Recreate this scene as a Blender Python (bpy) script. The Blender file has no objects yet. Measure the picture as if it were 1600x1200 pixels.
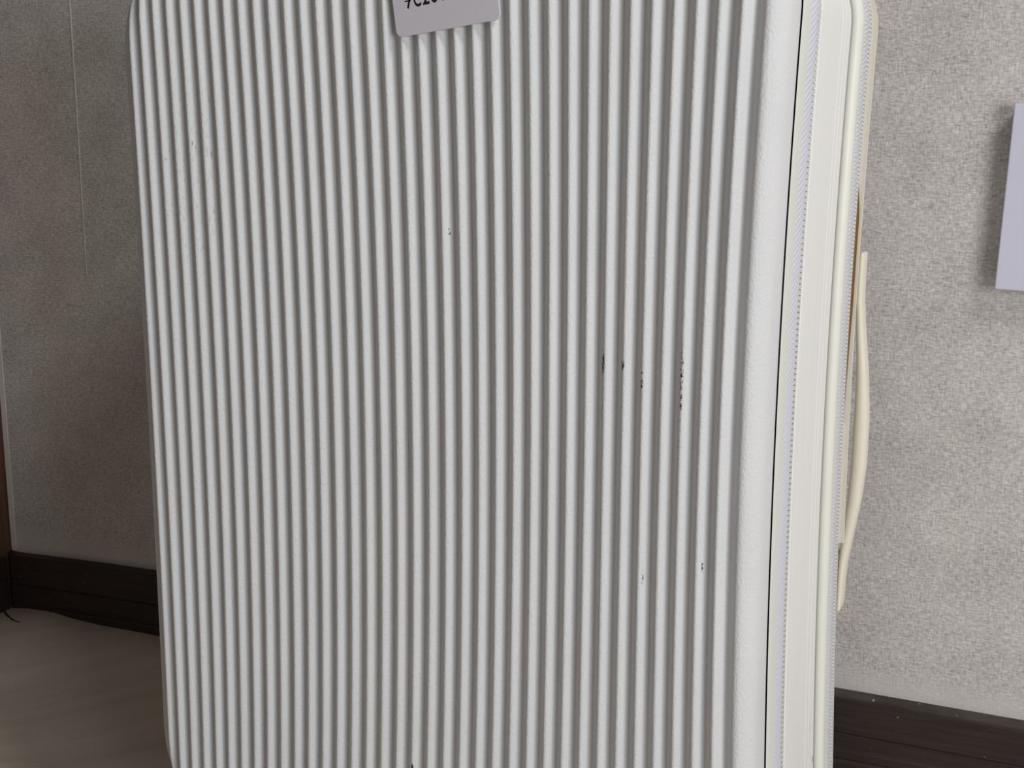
import bpy, bmesh, math, random
from mathutils import Vector, Matrix

scene = bpy.context.scene
COL = scene.collection

# ------------------------------------------------------------------ camera
F_PX = 1996.2
PITCH, YAW, ROLL = 0.198947, 0.417630, 0.003429
CAM = Vector((0.56215, -0.66624, 0.53))
cd = bpy.data.cameras.new('camera')
cam = bpy.data.objects.new('camera', cd)
COL.objects.link(cam)
cd.sensor_fit = 'HORIZONTAL'
cd.sensor_width = 36.0
cd.lens = F_PX * 36.0 / 1600.0
cd.clip_start = 0.02
fw = Vector((-math.sin(YAW) * math.cos(PITCH), math.cos(YAW) * math.cos(PITCH), -math.sin(PITCH)))
rt = Vector((math.cos(YAW), math.sin(YAW), 0))
up = rt.cross(fw)
rt2 = math.cos(ROLL) * rt + math.sin(ROLL) * up
up2 = -math.sin(ROLL) * rt + math.cos(ROLL) * up
cam.matrix_world = Matrix(((rt2.x, up2.x, -fw.x, CAM.x), (rt2.y, up2.y, -fw.y, CAM.y),
                           (rt2.z, up2.z, -fw.z, CAM.z), (0, 0, 0, 1)))
scene.camera = cam

# ------------------------------------------------------------------ light
world = bpy.data.worlds.new('world')
scene.world = world
world.use_nodes = True
bg = world.node_tree.nodes['Background']
bg.inputs['Color'].default_value = (1.0, 0.93, 0.85, 1)
bg.inputs['Strength'].default_value = 0.118

def area_light(name, loc, aim, w, h, energy, color):
    l = bpy.data.lights.new(name, 'AREA')
    l.shape = 'RECTANGLE'
    l.size, l.size_y = w, h
    l.energy = energy
    l.color = color
    o = bpy.data.objects.new(name, l)
    COL.objects.link(o)
    o.location = loc
    o.rotation_euler = (Vector(aim) - Vector(loc)).to_track_quat('-Z', 'Y').to_euler()
    return o


# daylight from a low window on the right, and a ceiling lamp further up
area_light('window_light', (1.84, -1.02, 0.57), (0.2, 0.2, 0.35), 0.8, 0.75, 18.3, (0.935, 0.965, 1.0))
area_light('ceiling_lamp', (1.70, -0.60, 2.30), (0.1, 0.2, 0.35), 0.45, 0.45, 24, (1.0, 0.98, 0.96))

scene.view_settings.view_transform = 'Standard'
scene.view_settings.look = 'None'
scene.view_settings.exposure = 0.0
scene.view_settings.gamma = 1.0
scene.view_settings.use_curve_mapping = False


# ------------------------------------------------------------------ node helpers
def lin(c):
    c = c / 255.0
    return c / 12.92 if c <= 0.04045 else ((c + 0.055) / 1.055) ** 2.4


def rgb(r, g, b):
    return (lin(r), lin(g), lin(b), 1)


class NT:
    def __init__(self, name, off=None):
        self.m = bpy.data.materials.new(name)
        self.m.use_nodes = True
        self.t = self.m.node_tree
        self.b = self.t.nodes['Principled BSDF']
        self.co = self.t.nodes.new('ShaderNodeTexCoord').outputs['Object']
        if off:
            self.co = self.mapping(loc=off)

    def set(self, sock, v):
        if hasattr(v, 'is_output') or isinstance(v, bpy.types.NodeSocket):
            self.t.links.new(v, sock)
        else:
            sock.default_value = v

    def math(self, op, a, b=0.0, c=0.0, clamp=False):
        n = self.t.nodes.new('ShaderNodeMath')
        n.operation = op
        n.use_clamp = clamp
        for s, v in zip(n.inputs, (a, b, c)):
            self.set(s, v)
        return n.outputs[0]

    def mapping(self, scale=(1, 1, 1), loc=(0, 0, 0), rot=(0, 0, 0), vec=None):
        n = self.t.nodes.new('ShaderNodeMapping')
        self.set(n.inputs['Vector'], vec or self.co)
        n.inputs['Scale'].default_value = scale
        n.inputs['Location'].default_value = loc
        n.inputs['Rotation'].default_value = rot
        return n.outputs[0]

    def noise(self, vec, scale, detail=2.0, rough=0.5):
        n = self.t.nodes.new('ShaderNodeTexNoise')
        self.set(n.inputs['Vector'], vec)
        n.inputs['Scale'].default_value = scale
        n.inputs['Detail'].default_value = detail
        n.inputs['Roughness'].default_value = rough
        return n.outputs['Fac']

    def wave(self, vec, scale, direction='X', dist=0.0, dscale=1.0):
        n = self.t.nodes.new('ShaderNodeTexWave')
        self.set(n.inputs['Vector'], vec)
        n.bands_direction = direction
        n.inputs['Scale'].default_value = scale
        n.inputs['Distortion'].default_value = dist
        n.inputs['Detail Scale'].default_value = dscale
        return n.outputs['Fac']

    def ramp(self, fac, lo, hi, a=0.0, b=1.0):
        n = self.t.nodes.new('ShaderNodeMapRange')
        n.clamp = True
        self.set(n.inputs['Value'], fac)
        n.inputs['From Min'].default_value = lo
        n.inputs['From Max'].default_value = hi
        n.inputs['To Min'].default_value = a
        n.inputs['To Max'].default_value = b
        return n.outputs[0]

    def mix(self, fac, a, b):
        n = self.t.nodes.new('ShaderNodeMix')
        n.data_type = 'RGBA'
        self.set(n.inputs['Factor'], fac)
        self.set(n.inputs['A'] if False else n.inputs[6], a)
        self.set(n.inputs[7], b)
        return n.outputs[2]

    def xyz(self, vec=None):
        n = self.t.nodes.new('ShaderNodeSeparateXYZ')
        self.set(n.inputs[0], vec or self.co)
        return n.outputs

    def bump(self, height, dist, strength=1.0):
        n = self.t.nodes.new('ShaderNodeBump')
        n.inputs['Strength'].default_value = strength
        n.inputs['Distance'].default_value = dist
        self.set(n.inputs['Height'], height)
        self.t.links.new(n.outputs[0], self.b.inputs['Normal'])

    def out(self, color, rough, spec=0.5):
        self.set(self.b.inputs['Base Color'], color)
        self.set(self.b.inputs['Roughness'], rough)
        self.b.inputs['Specular IOR Level'].default_value = spec
        return self.m

    def ellipse(self, c, a, cx, cz, hx, hz):
        """1 inside an ellipse of half sizes hx, hz on two coordinates, soft edge"""
        dx = self.math('DIVIDE', self.math('SUBTRACT', c, cx), hx)
        dz = self.math('DIVIDE', self.math('SUBTRACT', a, cz), hz)
        d = self.math('ADD', self.math('MULTIPLY', dx, dx), self.math('MULTIPLY', dz, dz))
        return self.ramp(d, 1.0, 0.35)


# ------------------------------------------------------------------ materials
CASE_BASE = (0.2, 0.14, -0.03)


def mat_shell():
    n = NT('cream ribbed plastic', CASE_BASE)
    x, y, z = n.xyz()
    base = n.mix(n.noise(n.co, 14, 3), rgb(207, 208, 209), rgb(215, 216, 217))
    grit = n.noise(n.mapping((1, 1, 0.45)), 900, 2, 0.7)
    # black scuffs on the crests: (x, z, half x, half z, threshold)
    scuffs = [(0.3221, 0.4005, 0.0014, 0.0095, 0.43), (0.3340, 0.3995, 0.0012, 0.0032, 0.44),
              (0.3452, 0.3935, 0.0009, 0.0085, 0.50), (0.3454, 0.3890, 0.0010, 0.0018, 0.40),
              (0.3682, 0.3930, 0.0011, 0.0260, 0.53), (0.3672, 0.3600, 0.0010, 0.0160, 0.60),
              (0.3215, 0.3770, 0.0009, 0.0150, 0.60), (0.3440, 0.3450, 0.0009, 0.0080, 0.60),
              (0.3481, 0.2760, 0.0006, 0.0050, 0.52), (0.3828, 0.2870, 0.0005, 0.0040, 0.50),
              (0.1971, 0.1255, 0.0009, 0.0030, 0.42), (0.2250, 0.4700, 0.0007, 0.0050, 0.58)]
    m = None
    for cx, cz, hx, hz, th in scuffs:
        e = n.ellipse(x, z, cx, cz, hx, hz)
        k = n.math('MULTIPLY', e, n.ramp(grit, th, th + 0.05))
        m = k if m is None else n.math('MAXIMUM', m, k)
    # a patch of fine rubbing on the far ribs
    patch = n.ellipse(x, z, 0.045, 0.50, 0.028, 0.075)
    side = n.noise(n.mapping((1, 1, 0.30)), 620, 3, 0.7)
    k = n.math('MULTIPLY', patch, n.ramp(side, 0.66, 0.73))
    m = n.math('MAXIMUM', m, n.math('MULTIPLY', k, 0.8))
    col = n.mix(m, base, rgb(42, 41, 40))
    g = n.noise(n.mapping((1, 1, 0.6)), 800, 3, 0.65)
    rub = n.math('MULTIPLY', n.math('MULTIPLY', patch, n.ramp(side, 0.55, 0.75)), 0.6)
    n.bump(n.math('ADD', g, rub), 0.0009, 0.6)
    return n.out(col, 0.48, 0.4)


def mat_plain(name, c, rough=0.5, bump=0.0002, scale=700, spec=0.4, var=6):
    n = NT(name)
    c2 = tuple(max(0, v - var) for v in c)
    col = n.mix(n.noise(n.co, 60, 3), rgb(*c), rgb(*c2))
    n.bump(n.noise(n.co, scale, 2, 0.6), bump, 0.5)
    return n.out(col, rough, spec)


def mat_panel():
    n = NT('white coated fabric', CASE_BASE)
    x, y, z = n.xyz()
    base = n.mix(n.noise(n.mapping((1, 1, 0.1)), 160, 3), rgb(231, 231, 228), rgb(223, 223, 219))
    grit = n.noise(n.mapping((1, 0.7, 0.25), rot=(0.15, 0, 0)), 420, 3, 0.7)
    m = n.math('MULTIPLY', n.ellipse(y, z, 0.173, 0.100, 0.016, 0.030), n.ramp(grit, 0.60, 0.66))
    col = n.mix(m, base, rgb(70, 66, 64))
    n.bump(n.noise(n.mapping((1, 1, 0.5)), 800, 2, 0.6), 0.0002, 0.5)
    return n.out(col, 0.55, 0.3)


def mat_tape(name, ca, cb, lo, hi):
    """woven zip tape: bluish twill in the band lo..hi (depth), plain elsewhere"""
    n = NT(name, CASE_BASE)
    x, y, z = n.xyz()
    diag = n.math('ADD', n.math('MULTIPLY', y, 0.42), n.math('MULTIPLY', z, -1.0))
    s = n.math('MULTIPLY_ADD', n.math('SINE', n.math('MULTIPLY', diag, 1750.0)), 0.5, 0.5)
    band = n.math('MULTIPLY', n.ramp(y, lo, lo + 0.006), n.ramp(y, hi, hi - 0.002))
    tw = n.math('MULTIPLY', s, band)
    base = n.mix(band, rgb(*ca), rgb(*cb))
    col = n.mix(n.math('MULTIPLY', tw, 0.40), base, rgb(150, 150, 164))
    n.bump(n.math('SUBTRACT', n.noise(n.co, 900, 2), tw), 0.0004, 0.5)
    return n.out(col, 0.65, 0.25)


def mat_wall():
    n = NT('grey woven wallpaper')
    x, y, z = n.xyz()
    h = n.noise(n.mapping((1, 1, 3.4)), 210, 3, 0.65)
    v = n.noise(n.mapping((3.4, 1, 1), loc=(3, 1, 2)), 200, 3, 0.65)
    big = n.noise(n.co, 26, 3, 0.6)
    thread = n.math('ADD', n.math('MULTIPLY', h, 0.55), n.math('MULTIPLY', v, 0.45))
    f = n.math('ADD', n.math('MULTIPLY', thread, 0.85), n.math('MULTIPLY', big, 0.15))
    low_band = n.ramp(z, 0.112, 0.092)  # paler, smoother band just above the skirting
    f2 = n.math('MULTIPLY_ADD', n.math('SUBTRACT', 1.0, n.math('MULTIPLY', low_band, 0.6)),
                n.math('SUBTRACT', f, 0.5), 0.5)
    col = n.mix(n.ramp(f2, 0.33, 0.67), rgb(146, 141, 138), rgb(226, 222, 219))
    col = n.mix(n.math('MULTIPLY', low_band, 0.35), col, rgb(222, 214, 208))
    n.bump(f2, 0.0016, 0.6)
    return n.out(col, 0.85, 0.2)


def mat_dark_wood():
    n = NT('dark brown wood film')
    g = n.noise(n.mapping((2.2, 1, 45)), 6, 5, 0.6)
    fine = n.noise(n.mapping((8, 1, 220)), 4, 3, 0.7)
    col = n.mix(n.ramp(n.math('ADD', n.math('MULTIPLY', g, 0.7), n.math('MULTIPLY', fine, 0.3)), 0.35, 0.7),
                rgb(38, 28, 25), rgb(57, 45, 42))
    speck = n.ramp(n.noise(n.mapping((1, 1, 2.0)), 170, 1, 0.4), 0.785, 0.80)
    col = n.mix(speck, col, rgb(150, 142, 138))
    x, y, z = n.xyz()
    dust = n.math('MULTIPLY', n.ramp(z, 0.0815, 0.0865), n.ramp(n.noise(n.mapping((1, 1, 3)), 30, 3), 0.35, 0.65))
    col = n.mix(n.math('MULTIPLY', dust, 0.30), col, rgb(96, 92, 86))
    n.bump(n.math('ADD', g, fine), 0.0009, 0.5)
    return n.out(col, 0.5, 0.35)


def mat_door_wood():
    n = NT('reddish brown wood')
    g = n.noise(n.mapping((30, 30, 1.5)), 6, 5, 0.6)
    col = n.mix(n.ramp(g, 0.35, 0.7), rgb(84, 58, 46), rgb(108, 76, 60))
    return n.out(col, 0.5, 0.35)


def mat_floor():
    n = NT('taupe wood print vinyl')
    rot = n.mapping((1, 1, 1), rot=(0, 0, -0.55))
    g = n.noise(n.mapping((3, 42, 1), vec=rot), 2.4, 4, 0.55)
    soft = n.noise(n.mapping((1.2, 9, 1), vec=rot), 2.0, 2, 0.5)
    f = n.math('ADD', n.math('MULTIPLY', g, 0.5), n.math('MULTIPLY', soft, 0.5))
    col = n.mix(n.ramp(f, 0.32, 0.68), rgb(186, 171, 158), rgb(206, 192, 180))
    n.bump(n.noise(n.co, 300, 2), 0.0002, 0.4)
    return n.out(col, 0.55, 0.3)


M_SHELL = mat_shell()
M_PANEL = mat_panel()
M_TAPE = mat_tape('bluish white zip tape', (206, 208, 200), (216, 217, 226), 0.048, 0.080)
M_TAPE2 = mat_tape('cream zip tape', (204, 204, 199), (203, 203, 205), 0.20, 0.23)
M_TEETH = mat_plain('grey white zip teeth', (196, 196, 188), 0.45)
M_CORD = mat_plain('pale grey twisted cord', (206, 206, 205), 0.55)
M_PIPE = mat_plain('pale green white piping', (224, 224, 214), 0.4, 0.0001)
M_BACK = mat_plain('cream plastic', (222, 217, 203), 0.45)
M_LIP = mat_plain('ivory plastic edge', (224, 219, 206), 0.45)
M_HANDLE = mat_plain('ivory soft plastic', (228, 222, 203), 0.5, 0.00025, 500)
M_OCHRE = mat_plain('ochre brown lining', (132, 98, 42), 0.6)
M_DARK = mat_plain('dark seam', (50, 48, 42), 0.8)
M_WHEEL = mat_plain('grey rubber', (90, 88, 86), 0.6)
M_TAG = mat_plain('grey tag plastic', (212, 209, 216), 0.55, 0.00012, 900)
M_INK = mat_plain('black print', (28, 26, 28), 0.6, 0.0)
M_BOARD = mat_plain('lilac white plastic', (206, 206, 222), 0.4, 0.00012, 900)
M_WALL = mat_wall()
M_SEAM = mat_plain('pale paper edge', (214, 210, 206), 0.8)
M_BASE = mat_dark_wood()
M_DOOR = mat_door_wood()
M_FLOOR = mat_floor()


# ------------------------------------------------------------------ object helpers
def mesh_obj(name, verts, faces, mat, parent=None, smooth=True, recalc=True):
    me = bpy.data.meshes.new(name)
    me.from_pydata([tuple(v) for v in verts], [], faces)
    if recalc:
        bm = bmesh.new()
        bm.from_mesh(me)
        bmesh.ops.recalc_face_normals(bm, faces=bm.faces)
        bm.to_mesh(me)
        bm.free()
    for p in me.polygons:
        p.use_smooth = smooth
    me.materials.append(mat)
    o = bpy.data.objects.new(name, me)
    COL.objects.link(o)
    if parent:
        o.parent = parent
    return o


def bm_obj(name, bm, mat, parent=None, smooth=False):
    me = bpy.data.meshes.new(name)
    bm.to_mesh(me)
    bm.free()
    for p in me.polygons:
        p.use_smooth = smooth
    me.materials.append(mat)
    o = bpy.data.objects.new(name, me)
    COL.objects.link(o)
    if parent:
        o.parent = parent
    return o


def box_bm(lo, hi, bevel=0.0, seg=2):
    bm = bmesh.new()
    bmesh.ops.create_cube(bm, size=1)
    for v in bm.verts:
        v.co = Vector([lo[i] + (v.co[i] + 0.5) * (hi[i] - lo[i]) for i in range(3)])
    if bevel:
        bmesh.ops.bevel(bm, geom=list(bm.edges), offset=bevel, segments=seg, affect='EDGES', profile=0.5)
    return bm


def empty(name, loc, label=None, cat=None):
    o = bpy.data.objects.new(name, None)
    o.location = loc
    o.empty_display_size = 0.05
    COL.objects.link(o)
    if label:
        o['label'] = label
        o['category'] = cat
    return o


def structure(o):
    o['kind'] = 'structure'
    return o


# ------------------------------------------------------------------ room
WALL_Y = 0.3197
FLOOR_Z = -0.03


def skirt_top(x):
    """top edge of the skirting, sagging a little towards the corner"""
    t = min(1.0, max(0.0, (-0.10 - x) / 0.35))
    return 0.0872 - 0.0085 * t * t


structure(bm_obj('wall_back', box_bm((-0.4655, WALL_Y, FLOOR_Z), (2.2, WALL_Y + 0.08, 2.4)), M_WALL))
wall = bpy.data.objects['wall_back']
# edge of the next wallpaper sheet
sv, sf = [], []
for i in range(13):
    z = 0.385 + (2.4 - 0.385) * i / 12
    w = 0.0012 if i else 0.0002
    x0 = -0.3383 + 0.0003 * math.sin(i * 1.7)
    for dx, dy in ((-w / 2, 0.0002), (-w / 2, -0.0006), (w / 2, -0.0006), (w / 2, 0.0002)):
        sv.append((x0 + dx, WALL_Y + dy, z))
for i in range(12):
    for k in range(3):
        a = i * 4 + k
        sf.append((a, a + 1, a + 5, a + 4))
mesh_obj('wallpaper_seam', sv, sf, M_SEAM, wall, smooth=False)

# pale sealed edge of the wallpaper in the corner
bm = box_bm((-0.4655, WALL_Y - 0.0008, 0.0805), (-0.4590, WALL_Y + 0.001, 2.4))
bm_obj('wallpaper_edge', bm, M_SEAM, wall)

# skirting board with a groove, swept along the wall
def skirting():
    prof = [(0.0, None), (-0.0105, None), (-0.0125, -0.0018), (-0.0128, -0.031), (-0.0116, -0.0318),
            (-0.0116, -0.0324), (-0.0130, -0.0334), (-0.0128, -0.044), (-0.0140, -0.047), (-0.0134, -0.053),
            (-0.0126, -0.0545), (-0.0140, -0.057), (-0.0140, 'z')]
    vs, fs = [], []
    n = 70
    xs = [-0.4655 + (2.2 + 0.4655) * (i / n) ** 1.6 for i in range(n + 1)]
    for x in xs:
        t = skirt_top(x)
        rnd = max(0.0, 1 - (x + 0.4655) / 0.010)
        for dy, dz in prof:
            z = t if dz is None else (FLOOR_Z if dz == 'z' else t + dz)
            vs.append((x, WALL_Y + dy * (1 - 0.6 * rnd * rnd), z))
    m = len(prof)
    for i in range(n):
        for k in range(m - 1):
            a = i * m + k
            fs.append((a, a + 1, a + m + 1, a + m))
    fs.append(tuple(range(m)))
    return mesh_obj('baseboard_back', vs, fs, M_BASE, smooth=False)


structure(skirting())

# door casing on the left, standing proud of the wall
structure(bm_obj('trim_1', box_bm((-0.60, 0.20, 0.012), (-0.4665, WALL_Y + 0.08, 2.2), 0.003), M_DOOR))
structure(bm_obj('baseboard_left', box_bm((-0.4663, 0.285, 0.012), (-0.4590, 0.3065, 0.076), 0.003), M_BASE))


# floor sheet, its edge curling up where it meets the skirting near the corner
def bump_h(x):
    pts = [(-0.62, 0.012), (-0.49, 0.015), (-0.464, 0.0185), (-0.432, 0.0225), (-0.4045, 0.0236), (-0.369, 0.0210), (-0.337, 0.0200),
           (-0.268, 0.0208), (-0.15, 0.018), (0.0, 0.008), (0.3, 0.0), (9, 0.0)]
    for (x0, h0), (x1, h1) in zip(pts, pts[1:]):
        if x0 <= x <= x1:
            t = (x - x0) / (x1 - x0)
            t = t * t * (3 - 2 * t)
            return h0 + (h1 - h0) * t
    return pts[0][1] if x < pts[0][0] else 0.0


def ramp_h(x):
    t = min(1.0, max(0.0, (0.25 - x) / 0.40))
    return t * t * (3 - 2 * t)


def floor():
    xs = [-2.0, -1.2, -0.8] + [-0.64 + 0.012 * i for i in range(80)] + [0.45, 0.8, 1.4, 2.2]
    ys = [-2.2, -1.4, -0.8, -0.4, -0.1] + [0.0 + 0.305 * i / 30 for i in range(31)] + [0.33, 0.40]
    vs, fs = [], []
    for y in ys:
        t = min(1.0, max(0.0, (y - 0.12) / 0.175))
        t = t * t * (3 - 2 * t)
        for x in xs:
            vs.append((x, y, FLOOR_Z + (bump_h(x) - FLOOR_Z * ramp_h(x)) * t))
    nx = len(xs)
    for j in range(len(ys) - 1):
        for i in range(nx - 1):
            a = j * nx + i
            fs.append((a, a + 1, a + nx + 1, a + nx))
    o = mesh_obj('floor', vs, fs, M_FLOOR)
    # solid slab under the sheet
    return o


fl = structure(floor())


def floor_h(x, y):
    t = min(1.0, max(0.0, (y - 0.12) / 0.175))
    t = t * t * (3 - 2 * t)
    return FLOOR_Z + (bump_h(x) - FLOOR_Z * ramp_h(x)) * t


# cut edge of the floor sheet folded into the corner
cut = [(-0.4640, 0.3000), (-0.4561, 0.2943), (-0.4480, 0.2880), (-0.4408, 0.2835), (-0.4285, 0.2774), (-0.4147, 0.2742)]
cv, cf = [], []
for i, (x, y) in enumerate(cut):
    w = 0.0012 if 0 < i < len(cut) - 1 else 0.0004
    h = floor_h(x, y)
    cv += [(x - w, y - w, h - 0.0004), (x - w * 0.4, y - w * 0.4, h + 0.0009), (x + w, y + w, h - 0.0004)]
for i in range(len(cut) - 1):
    a = i * 3
    cf += [(a, a + 1, a + 4, a + 3), (a + 1, a + 2, a + 5, a + 4)]
mesh_obj('cut_edge', cv, cf, M_BASE, fl, smooth=False)


# ------------------------------------------------------------------ suitcase
XL, XR = -0.0188, 0.4145           # side planes of the nominal outline
ZB, ZT = 0.0090, 0.6550            # bottom and top of the body
R_TL, R_TR, R_BL, R_BR = 0.080, 0.063, 0.100, 0.045   # corner radii seen from the front
RE = 0.0245                        # edge radius of the shells
PITCH_R = 0.0113                   # rib spacing
NR = 36
DEPTH_R = 0.0052
RIB_SHIFT = 0.0036                 # the crests sit a little left of the lit flanks
Y_FRONT, Y_BACK = 0.0, 0.280

CO = [0.000853, -0.002993, 0.001165, 0.00049, -0.000124, -0.001248, -0.00505, 0.003224, 0.006355]


def warp(p):
    """the moulded shell is slightly bowed: sideways drift of the ribs along the case"""
    xi = max(-1.0, min(1.0, (p[0] - 0.198) / 0.2))
    z = max(-1.08, min(1.08, (p[2] - 0.33) / 0.25))
    b = (1, xi, xi * xi, z, z * xi, z * xi * xi, z * z, z * z * xi, z * z * xi * xi)
    return Vector((p[0] + sum(c * k for c, k in zip(CO, b)), p[1], p[2]))


case = empty('suitcase', CASE_BASE,
             'large cream white hard-shell suitcase with narrow vertical ribs standing in front of the wall', 'suitcase')
OFF = Vector(case.location)


def part(name, verts, faces, mat, parent=None, smooth=True, do_warp=True):
    vs = [(warp(v) if do_warp else Vector(v)) - OFF for v in verts]
    return mesh_obj(name, vs, faces, mat, parent or case, smooth)


def corner_radius(x, z):
    left, low = x < (XL + XR) / 2, z < (ZB + ZT) / 2
    return (R_BL if low else R_TL) if left else (R_BR if low else R_TR)


def corner_vec(x, z):
    """position relative to the nearest corner centre, zero along the straight sides"""
    rc = corner_radius(x, z)
    cx, cz = (XL + XR) / 2, (ZB + ZT) / 2
    qx = abs(x - cx) - ((XR - XL) / 2 - rc)
    qz = abs(z - cz) - ((ZT - ZB) / 2 - rc)
    return qx, qz, rc


def rounding(x):
    return 2.1 if x < (XL + XR) / 2 else 2.8       # the hinge side is rounder


def sdf(x, z):
    """distance inwards from the rounded outline"""
    qx, qz, rc = corner_vec(x, z)
    return rc - math.hypot(max(qx, 0), max(qz, 0)) - min(max(qx, qz), 0)


def zlimits(x):
    res = []
    for z in (ZB, ZT):
        qx, _, rc = corner_vec(x, z)
        cut = 0.0 if qx <= 0 else rc - math.sqrt(max(rc * rc - qx * qx, 0))
        res.append(cut)
    return ZB + res[0], ZT - res[1]


def shell(name, mat, y_crest, y_edge, sign):
    """ribbed rounded shell; sign -1 faces the room (front), +1 faces the wall"""
    xs = []
    per = 14
    edge = [0.0, 0.0004, 0.0011, 0.0022, 0.0037, 0.0056, 0.0078, 0.0102, 0.0120]
    xs += [XL + e for e in edge]
    a = XL + 0.0135
    b = XR - 0.0135
    n = int((b - a) / PITCH_R * per)
    xs += [a + (b - a) * i / n for i in range(n + 1)]
    xs += [XR - e for e in reversed(edge)]
    ts = [0, .0006, .002, .0042, .0075, .012, .018, .026, .036, .048, .062, .08, .1]
    ts = ts + [0.1 + 0.8 * i / 34 for i in range(1, 34)] + [1 - t for t in reversed(ts)]
    verts = []
    for x in xs:
        z0, z1 = zlimits(x)
        for t in ts:
            z = z0 + (z1 - z0) * t
            d = max(0.0, sdf(x, z))
            y = 0.0
            if d < RE:
                e = rounding(x)
                y = RE - max(RE ** e - (RE - d) ** e, 0) ** (1 / e)
            xp = x + RIB_SHIFT
            lo, hi = -0.5 * PITCH_R, (NR - 0.5) * PITCH_R
            if xp < lo:
                v = 0.5 + 0.5 * math.cos(math.pi * min(1.0, (lo - xp) / (0.75 * PITCH_R)))
            elif xp > hi:
                v = 0.5 + 0.5 * math.cos(math.pi * min(1.0, (xp - hi) / (0.62 * PITCH_R)))
            else:
                v = 0.5 - 0.5 * math.cos(2 * math.pi * xp / PITCH_R)
            amp = DEPTH_R * (1.0 + 0.25 * max(0.0, min(1.0, (xp - hi + 0.5 * PITCH_R) / (0.5 * PITCH_R))))
            dz = min(z - ZB, ZT - z)
            amp *= min(1.0, max(0.0, (dz - 0.004) / 0.02))
            amp *= min(1.0, max(0.0, (d - 0.004) / 0.006))
            yy = y + amp * v
            verts.append((x, y_crest - sign * yy, z))
    nz = len(ts)
    nx = len(xs)
    faces = []
    for i in range(nx - 1):
        for k in range(nz - 1):
            q = i * nz + k
            faces.append((q, q + nz, q + nz + 1, q + 1))
    # rim from the edge of the face back to the joint, then a short lip inwards
    ring = [k for k in range(nz)] + [i * nz + nz - 1 for i in range(1, nx)] + \
           [(nx - 1) * nz + k for k in range(nz - 2, -1, -1)] + [i * nz for i in range(nx - 2, 0, -1)]
    cx, cz = (XL + XR) / 2, (ZB + ZT) / 2
    prev = ring
    y_last = y_crest - sign * RE
    for y, inset in ((y_last * 0.4 + y_edge * 0.6, 0.0), (y_edge + sign * 0.0006, 0.0), (y_edge, 0.0006), (y_edge, 0.006)):
        cur = []
        for r in ring:
            x, _, z = verts[r]
            qx, qz, rc = corner_vec(x, z)
            qx = max(qx, 0) * (1 if x > cx else -1)
            qz = max(qz, 0) * (1 if z > cz else -1)
            nrm = Vector((qx, qz))
            nrm = nrm.normalized() if nrm.length > 1e-9 else Vector((0, 0))
            cur.append(len(verts))
            verts.append((x - nrm.x * inset, y, z - nrm.y * inset))
        m = len(ring)
        for k in range(m):
            faces.append((prev[k], prev[(k + 1) % m], cur[(k + 1) % m], cur[k]))
        prev = cur
    return verts, faces


v, f = shell('front_shell', M_SHELL, Y_FRONT, 0.0340, -1)
part('front_shell', v, f, M_SHELL)


def outline(n_corner=24, n_side=48):
    """points and outward normals around the case, counter-clockwise seen from the room"""
    pts = []
    def straight(p, q, n, nrm):
        for i in range(n):
            t = i / n
            pts.append((p[0] + (q[0] - p[0]) * t, p[1] + (q[1] - p[1]) * t, nrm[0], nrm[1]))
    def corner(cx, cz, rc, a0):
        for i in range(n_corner):
            a = a0 + math.pi / 2 * i / n_corner
            pts.append((cx + rc * math.cos(a), cz + rc * math.sin(a), math.cos(a), math.sin(a)))
    straight((XR, ZB + R_BR), (XR, ZT - R_TR), n_side, (1, 0))
    corner(XR - R_TR, ZT - R_TR, R_TR, 0)
    straight((XR - R_TR, ZT), (XL + R_TL, ZT), 10, (0, 1))
    corner(XL + R_TL, ZT - R_TL, R_TL, math.pi / 2)
    straight((XL, ZT - R_TL), (XL, ZB + R_BL), n_side, (-1, 0))
    corner(XL + R_BL, ZB + R_BL, R_BL, math.pi)
    straight((XL + R_BL, ZB), (XR - R_BR, ZB), 10, (0, -1))
    corner(XR - R_BR, ZB + R_BR, R_BR, 1.5 * math.pi)
    return pts


RING = outline()


def sweep(name, prof, mat, parent=None, smooth=True, closed=False):
    vs, fs = [], []
    m = len(prof)
    for x, z, nx, nz in RING:
        for off, y in prof:
            vs.append((x + nx * off, y, z + nz * off))
    n = len(RING)
    for i in range(n):
        j = (i + 1) % n
        for k in range(m if closed else m - 1):
            l = (k + 1) % m
            fs.append((i * m + k, i * m + l, j * m + l, j * m + k))
    return part(name, vs, fs, mat, parent, smooth)


def circ(cx, cy, r, n=14):
    return [(cx + r * math.cos(2 * math.pi * i / n), cy + r * math.sin(2 * math.pi * i / n)) for i in range(n)]


# dark inner liner that closes the body behind the seams
sweep('inner_liner', [(-0.006, 0.0335), (-0.0045, 0.036), (-0.0045, 0.228), (-0.002, 0.236)], M_DARK)
# front zip: piped tape, then a row of teeth
tape = sweep('front_zip_tape', [(-0.0004, 0.0398), (0.0003, 0.0408), (0.0009, 0.0432), (0.0014, 0.0470),
                                (0.0022, 0.0530), (0.0026, 0.0600), (0.0022, 0.0680), (0.0013, 0.0740), (-0.0002, 0.0768), (-0.0046, 0.078)], M_TAPE)
tape['label'] = 'bluish white woven zip tape'
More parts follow.
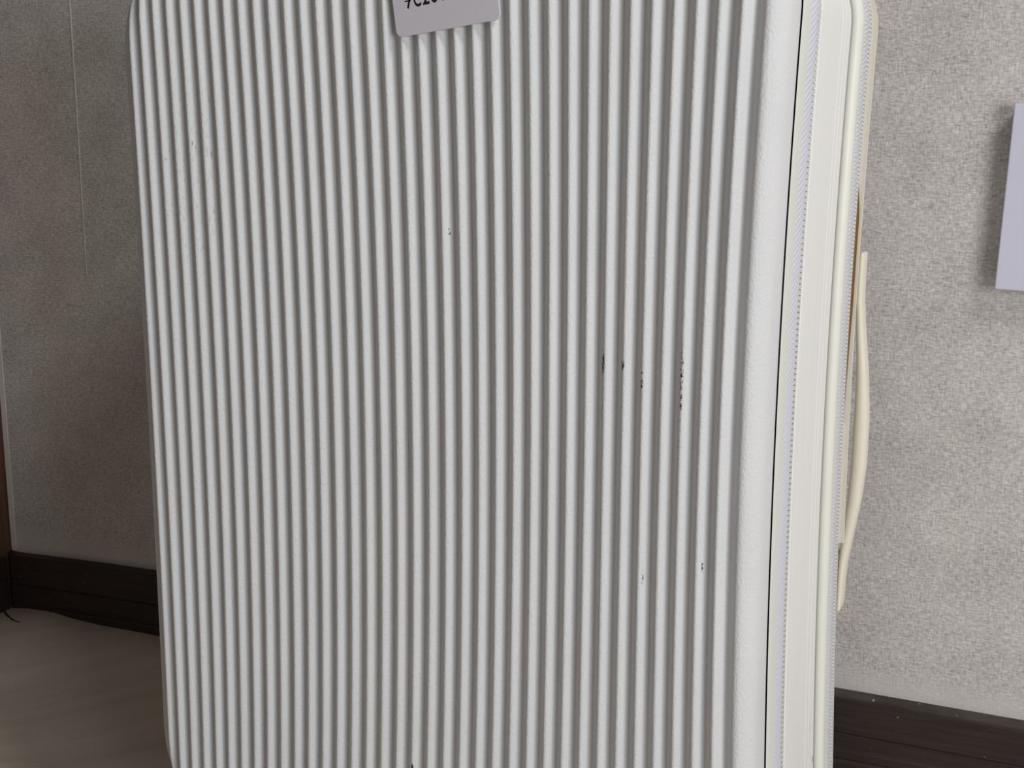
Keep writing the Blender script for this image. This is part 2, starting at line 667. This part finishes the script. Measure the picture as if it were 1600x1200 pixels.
# middle band with two stitched grooves
sweep('expansion_band', [(-0.0046, 0.0835), (0.0004, 0.0842), (0.0012, 0.0855), (0.0014, 0.110), (0.0014, 0.1500), (0.0007, 0.1506), (0.0007, 0.1512),
                         (0.0014, 0.1518), (0.0014, 0.1615), (0.0007, 0.1620), (0.0007, 0.1625), (0.0014, 0.1631), (0.0012, 0.1815), (0.0002, 0.1828), (-0.004, 0.183)], M_PANEL, smooth=False)
sweep('piping', circ(0.0027, 0.1890, 0.0048, 18), M_PIPE, closed=True)
tape2 = sweep('rear_zip_tape', [(0.000, 0.1945), (0.0040, 0.1965), (0.0058, 0.2010), (0.0072, 0.2070), (0.0080, 0.2140), (0.0082, 0.2190), (0.0070, 0.2215), (0.000, 0.2225)], M_TAPE2)


def teeth(name, off, y0, y1, step, r, mat, parent, slant=0.0):
    """a row of small rounded teeth along the case, joined into one part"""
    per = []
    # resample the outline by arc length
    pts = [Vector((a[0] + a[2] * off, a[1] + a[3] * off)) for a in RING]
    nrm = [Vector((a[2], a[3])) for a in RING]
    acc = 0.0
    vs, fs = [], []
    n = len(pts)
    s_next = 0.0
    for i in range(n):
        p, q = pts[i], pts[(i + 1) % n]
        L = (q - p).length
        d = (q - p) / L if L else Vector((0, 1))
        while s_next < acc + L:
            t = (s_next - acc) / L
            c = p + (q - p) * t
            nn = nrm[i].lerp(nrm[(i + 1) % n], t).normalized()
            base = len(vs)
            ym = (y0 + y1) / 2
            hy = (y1 - y0) / 2
            for ky, kn, hs in ((-1, -0.6, 0.75), (-0.75, 0.55, 0.9), (0, 1.0, 1.0), (0.75, 0.55, 0.9), (1, -0.6, 0.75)):
                for sg in (-1, 1):
                    o = c + nn * (kn * r) + d * (sg * hs * step * 0.36 + slant * ky * step)
                    vs.append((o.x, ym + ky * hy, o.y))
                    o = c + nn * (-0.9 * r) + d * (sg * hs * step * 0.42 + slant * ky * step)
                    vs.append((o.x, ym + ky * hy, o.y))
            for k in range(4):
                a = base + k * 4
                fs.append((a, a + 2, a + 6, a + 4))
                fs.append((a, a + 1, a + 5, a + 4))
                fs.append((a + 2, a + 3, a + 7, a + 6))
            s_next += step
        acc += L
    o = part(name, vs, fs, mat, parent, smooth=False)
    o['kind'] = 'stuff'
    return o


sweep('tooth_bed', [(-0.0046, 0.0772), (-0.0004, 0.0778), (-0.0002, 0.0806), (-0.0046, 0.0836)], M_TEETH, tape)
teeth('zip_teeth', 0.0004, 0.0775, 0.0830, 0.00335, 0.0012, M_TEETH, tape, 0.1)
teeth('zip_teeth', 0.0066, 0.2030, 0.2066, 0.0027, 0.0007, M_CORD, tape2, 0.35)
teeth('zip_teeth', 0.0082, 0.2115, 0.2150, 0.0027, 0.0007, M_CORD, tape2, -0.35)

# rear shell: lip, then the ribbed back
sweep('shell_lip', [(0.0, 0.2290), (0.0042, 0.2295), (0.0054, 0.2320), (0.0056, 0.2370), (0.0030, 0.2480), (0.0, 0.2500)], M_BACK)
v, f = shell('back_shell', M_SHELL, Y_BACK, 0.2450, 1)
part('back_shell', v, f, M_SHELL)

# ochre brown strip in the gap and the edge of the handle plate on the right side
def ribbon(name, rows, mat, parent=None):
    """rows of (z, x0, x1, y0, y1): a thin bar of changing section"""
    vs, fs = [], []
    for z, x0, x1, y0, y1 in rows:
        vs += [(x0, y0, z), (x1, y0, z), (x1, y1, z), (x0, y1, z)]
    for i in range(len(rows) - 1):
        a = i * 4
        for k in range(4):
            fs.append((a + k, a + (k + 1) % 4, a + 4 + (k + 1) % 4, a + 4 + k))
    fs.append((0, 1, 2, 3))
    b = (len(rows) - 1) * 4
    fs.append((b, b + 1, b + 2, b + 3))
    return part(name, vs, fs, mat, parent, smooth=False)


def side_x(z):
    """outline of the right side, following the top corner"""
    dz = max(0.0, z - (ZT - R_TR))
    return XR - (R_TR - math.sqrt(R_TR * R_TR - dz * dz))


rows_o, rows_p = [], []
for i in range(25):
    z = 0.492 - (0.492 - 0.325) * i / 24
    g = 0.0021 * max(0.0, min(1.0, (0.492 - z) / 0.018)) * max(0.03, min(1.0, (z - 0.325) / 0.085))
    rows_o.append((z, XR + 0.0052, XR + 0.0056 + g, 0.2335, 0.2345))
for i in range(41):
    z = 0.640 - (0.640 - 0.2365) * i / 40
    x = side_x(z)
    rows_p.append((z, x + 0.0040, x + 0.0093, 0.2347, 0.2385))
strip_o = ribbon('side_strip', rows_o, M_OCHRE)
strip_o['label'] = 'ochre brown strip showing in the side gap'
plate = ribbon('handle_plate', rows_p, M_LIP)

# side carry handle: bowed strap
def handle():
    path = [(0.4440, 0.4230, 0.0008), (0.4430, 0.4230, 0.0018), (0.4390, 0.4228, 0.0022), (0.4270, 0.4226, 0.0023), (0.4100, 0.4227, 0.0025), (0.3870, 0.4245, 0.0029),
            (0.3620, 0.4267, 0.0037), (0.3330, 0.4281, 0.0048), (0.3200, 0.4283, 0.0051), (0.2910, 0.4283, 0.0052),
            (0.2640, 0.4267, 0.0047), (0.2400, 0.4239, 0.0040), (0.2150, 0.4212, 0.0029), (0.2000, 0.4206, 0.0025),
            (0.1860, 0.4206, 0.0022), (0.1800, 0.4205, 0.0018), (0.1785, 0.4205, 0.0009)]
    vs, fs = [], []
    n = 16
    for z, x, h in path:
        for k in range(n):
            a = 2 * math.pi * k / n
            ca, sa = math.cos(a), math.sin(a)
            # superellipse section: h thick in x, 10 mm half width in y
            e = 0.6
            px = math.copysign(abs(ca) ** e, ca) * h
            py = math.copysign(abs(sa) ** e, sa) * 0.0100
            vs.append((x + px, 0.258 + py, z))
    for i in range(len(path) - 1):
        for k in range(n):
            l = (k + 1) % n
            fs.append((i * n + k, i * n + l, (i + 1) * n + l, (i + 1) * n + k))
    fs.append(tuple(range(n)))
    fs.append(tuple(range((len(path) - 1) * n, len(path) * n)))
    return part('side_handle', vs, fs, M_HANDLE, do_warp=False)


h = handle()
h['label'] = 'ivory bowed carry handle on the right side'


def part_box(name, lo, hi, mat, bevel, parent=None):
    bm = box_bm(lo, hi, bevel)
    bmesh.ops.translate(bm, verts=bm.verts, vec=-OFF)
    return bm_obj(name, bm, mat, parent or case)


part_box('handle_mount', (0.4105, 0.2520, 0.398), (0.4215, 0.266, 0.436), M_HANDLE, 0.0015, h)
part_box('handle_mount', (0.4105, 0.2520, 0.186), (0.4195, 0.266, 0.222), M_HANDLE, 0.0015, h)


# tag stuck near the top of the front
def rounded_rect(w, hgt, r, n=6):
    pts = []
    for cx, cz, a0 in ((w - r, hgt - r, 0), (r, hgt - r, 90), (r, r, 180), (w - r, r, 270)):
        for i in range(n + 1):
            a = math.radians(a0 + 90 * i / n)
            pts.append((cx + r * math.cos(a), cz + r * math.sin(a)))
    return pts


TAG_A = math.radians(7.3)
TAG_O = Vector((0.1938, -0.0001, 0.5795))


def tag_pt(u, w, y=0.0):
    return Vector((TAG_O.x + u * math.cos(TAG_A) - w * math.sin(TAG_A), TAG_O.y + y,
                   TAG_O.z + u * math.sin(TAG_A) + w * math.cos(TAG_A)))


TAG_W, TAG_H = 0.0662, 0.040
out = rounded_rect(TAG_W, TAG_H, 0.0038)
vs, fs = [], []
n = len(out)
for y, ins in ((0.0, 0.0), (-0.0006, 0.0), (-0.0008, 0.0003)):
    for u, w in out:
        cu, cw = TAG_W / 2, TAG_H / 2
        vs.append(tag_pt(cu + (u - cu) * (1 - ins / cu), cw + (w - cw) * (1 - ins / cw), y))
for l in range(2):
    for k in range(n):
        fs.append((l * n + k, l * n + (k + 1) % n, (l + 1) * n + (k + 1) % n, (l + 1) * n + k))
fs.append(tuple(range(2 * n, 3 * n)))
fs.append(tuple(range(n)))
tag = part('name_tag', vs, fs, M_TAG, smooth=False, do_warp=False)
tag['label'] = 'grey plastic tag with black printed characters'


def text_mesh(s, size):
    c = bpy.data.curves.new('print', 'FONT')
    c.body = s
    c.size = size
    c.offset = 0.00028
    c.align_x = 'CENTER'
    o = bpy.data.objects.new('print', c)
    COL.objects.link(o)
    dg = bpy.context.evaluated_depsgraph_get()
    me = bpy.data.meshes.new_from_object(o.evaluated_get(dg))
    vs = [vv.co.copy() for vv in me.vertices]
    fs = [tuple(p.vertices) for p in me.polygons]
    bpy.data.objects.remove(o)
    bpy.data.curves.remove(c)
    bpy.data.meshes.remove(me)
    return vs, fs


PRINT_A = math.radians(2.5)
pv, pf = [], []
for k, ch in enumerate('7C2017'):
    tv, tf = text_mesh(ch, 0.0108)
    b = len(pv)
    u0 = 0.0106 + 0.00545 * k
    w0 = 0.0146 + u0 * math.tan(PRINT_A)
    half = max(abs(q.x) for q in tv)
    kx = min(0.86, 0.00235 / half)
    for q in tv:
        pv.append(tag_pt(u0 + q.x * kx, w0 + q.y, -0.00084))
    pf += [tuple(b + i for i in t) for t in tf]
    if k == 0:
        b = len(pv)
        for du, dw in ((-0.0026, 0.0036), (0.0014, 0.0036), (0.0014, 0.0044), (-0.0026, 0.0044)):
            pv.append(tag_pt(u0 + du, w0 + dw, -0.00084))
        pf.append((b, b + 1, b + 2, b + 3))
pr = part('printed_characters', pv, pf, M_INK, tag, smooth=False, do_warp=False)

# four castors under the body
def lathe_x(name, c, prof, mat, parent):
    vs, fs = [], []
    n = 20
    for x, r in prof:
        for k in range(n):
            a = 2 * math.pi * k / n
            vs.append((c[0] + x, c[1] + r * math.cos(a), c[2] + r * math.sin(a)))
    for i in range(len(prof) - 1):
        for k in range(n):
            l = (k + 1) % n
            fs.append((i * n + k, i * n + l, (i + 1) * n + l, (i + 1) * n + k))
    fs.append(tuple(range(n)))
    fs.append(tuple(range((len(prof) - 1) * n, len(prof) * n)))
    return part(name, vs, fs, mat, parent, do_warp=False)


for cx in (0.055, 0.34):
    for cy in (0.062, 0.215):
        w = lathe_x('wheel', (cx, cy, -0.0100), [(-0.011, 0.012), (-0.010, 0.0185), (-0.006, 0.020), (0.006, 0.020), (0.010, 0.0185), (0.011, 0.012)], M_WHEEL, case)
        bm = box_bm((cx - 0.015, cy - 0.013, -0.010), (cx - 0.0122, cy + 0.013, 0.016), 0.001)
        for b2 in (box_bm((cx + 0.0122, cy - 0.013, -0.010), (cx + 0.015, cy + 0.013, 0.016), 0.001),
                   box_bm((cx - 0.015, cy - 0.013, 0.0108), (cx + 0.015, cy + 0.013, 0.022), 0.001)):
            me = bpy.data.meshes.new('tmp')
            b2.to_mesh(me)
            b2.free()
            bm.from_mesh(me)
            bpy.data.meshes.remove(me)
        bmesh.ops.translate(bm, verts=bm.verts, vec=-OFF)
        bm_obj('wheel_fork', bm, M_BACK, w)

# ------------------------------------------------------------------ panel on the wall at the right
pan = empty('mounted_panel', (0.5085, WALL_Y, 0.4170),
            'flat lilac white panel mounted on the grey wall right of the suitcase', 'wall panel')
pan.rotation_euler = (0, math.radians(1.6), 0)
bm = box_bm((0.002, -0.0100, 0.002), (0.093, 0.002, 0.128), 0.001)
bm_obj('back_box', bm, M_BOARD, pan)
bm = box_bm((0.0, -0.0140, 0.0), (0.095, -0.0095, 0.130), 0.0008)
bm_obj('face_plate', bm, M_BOARD, pan)
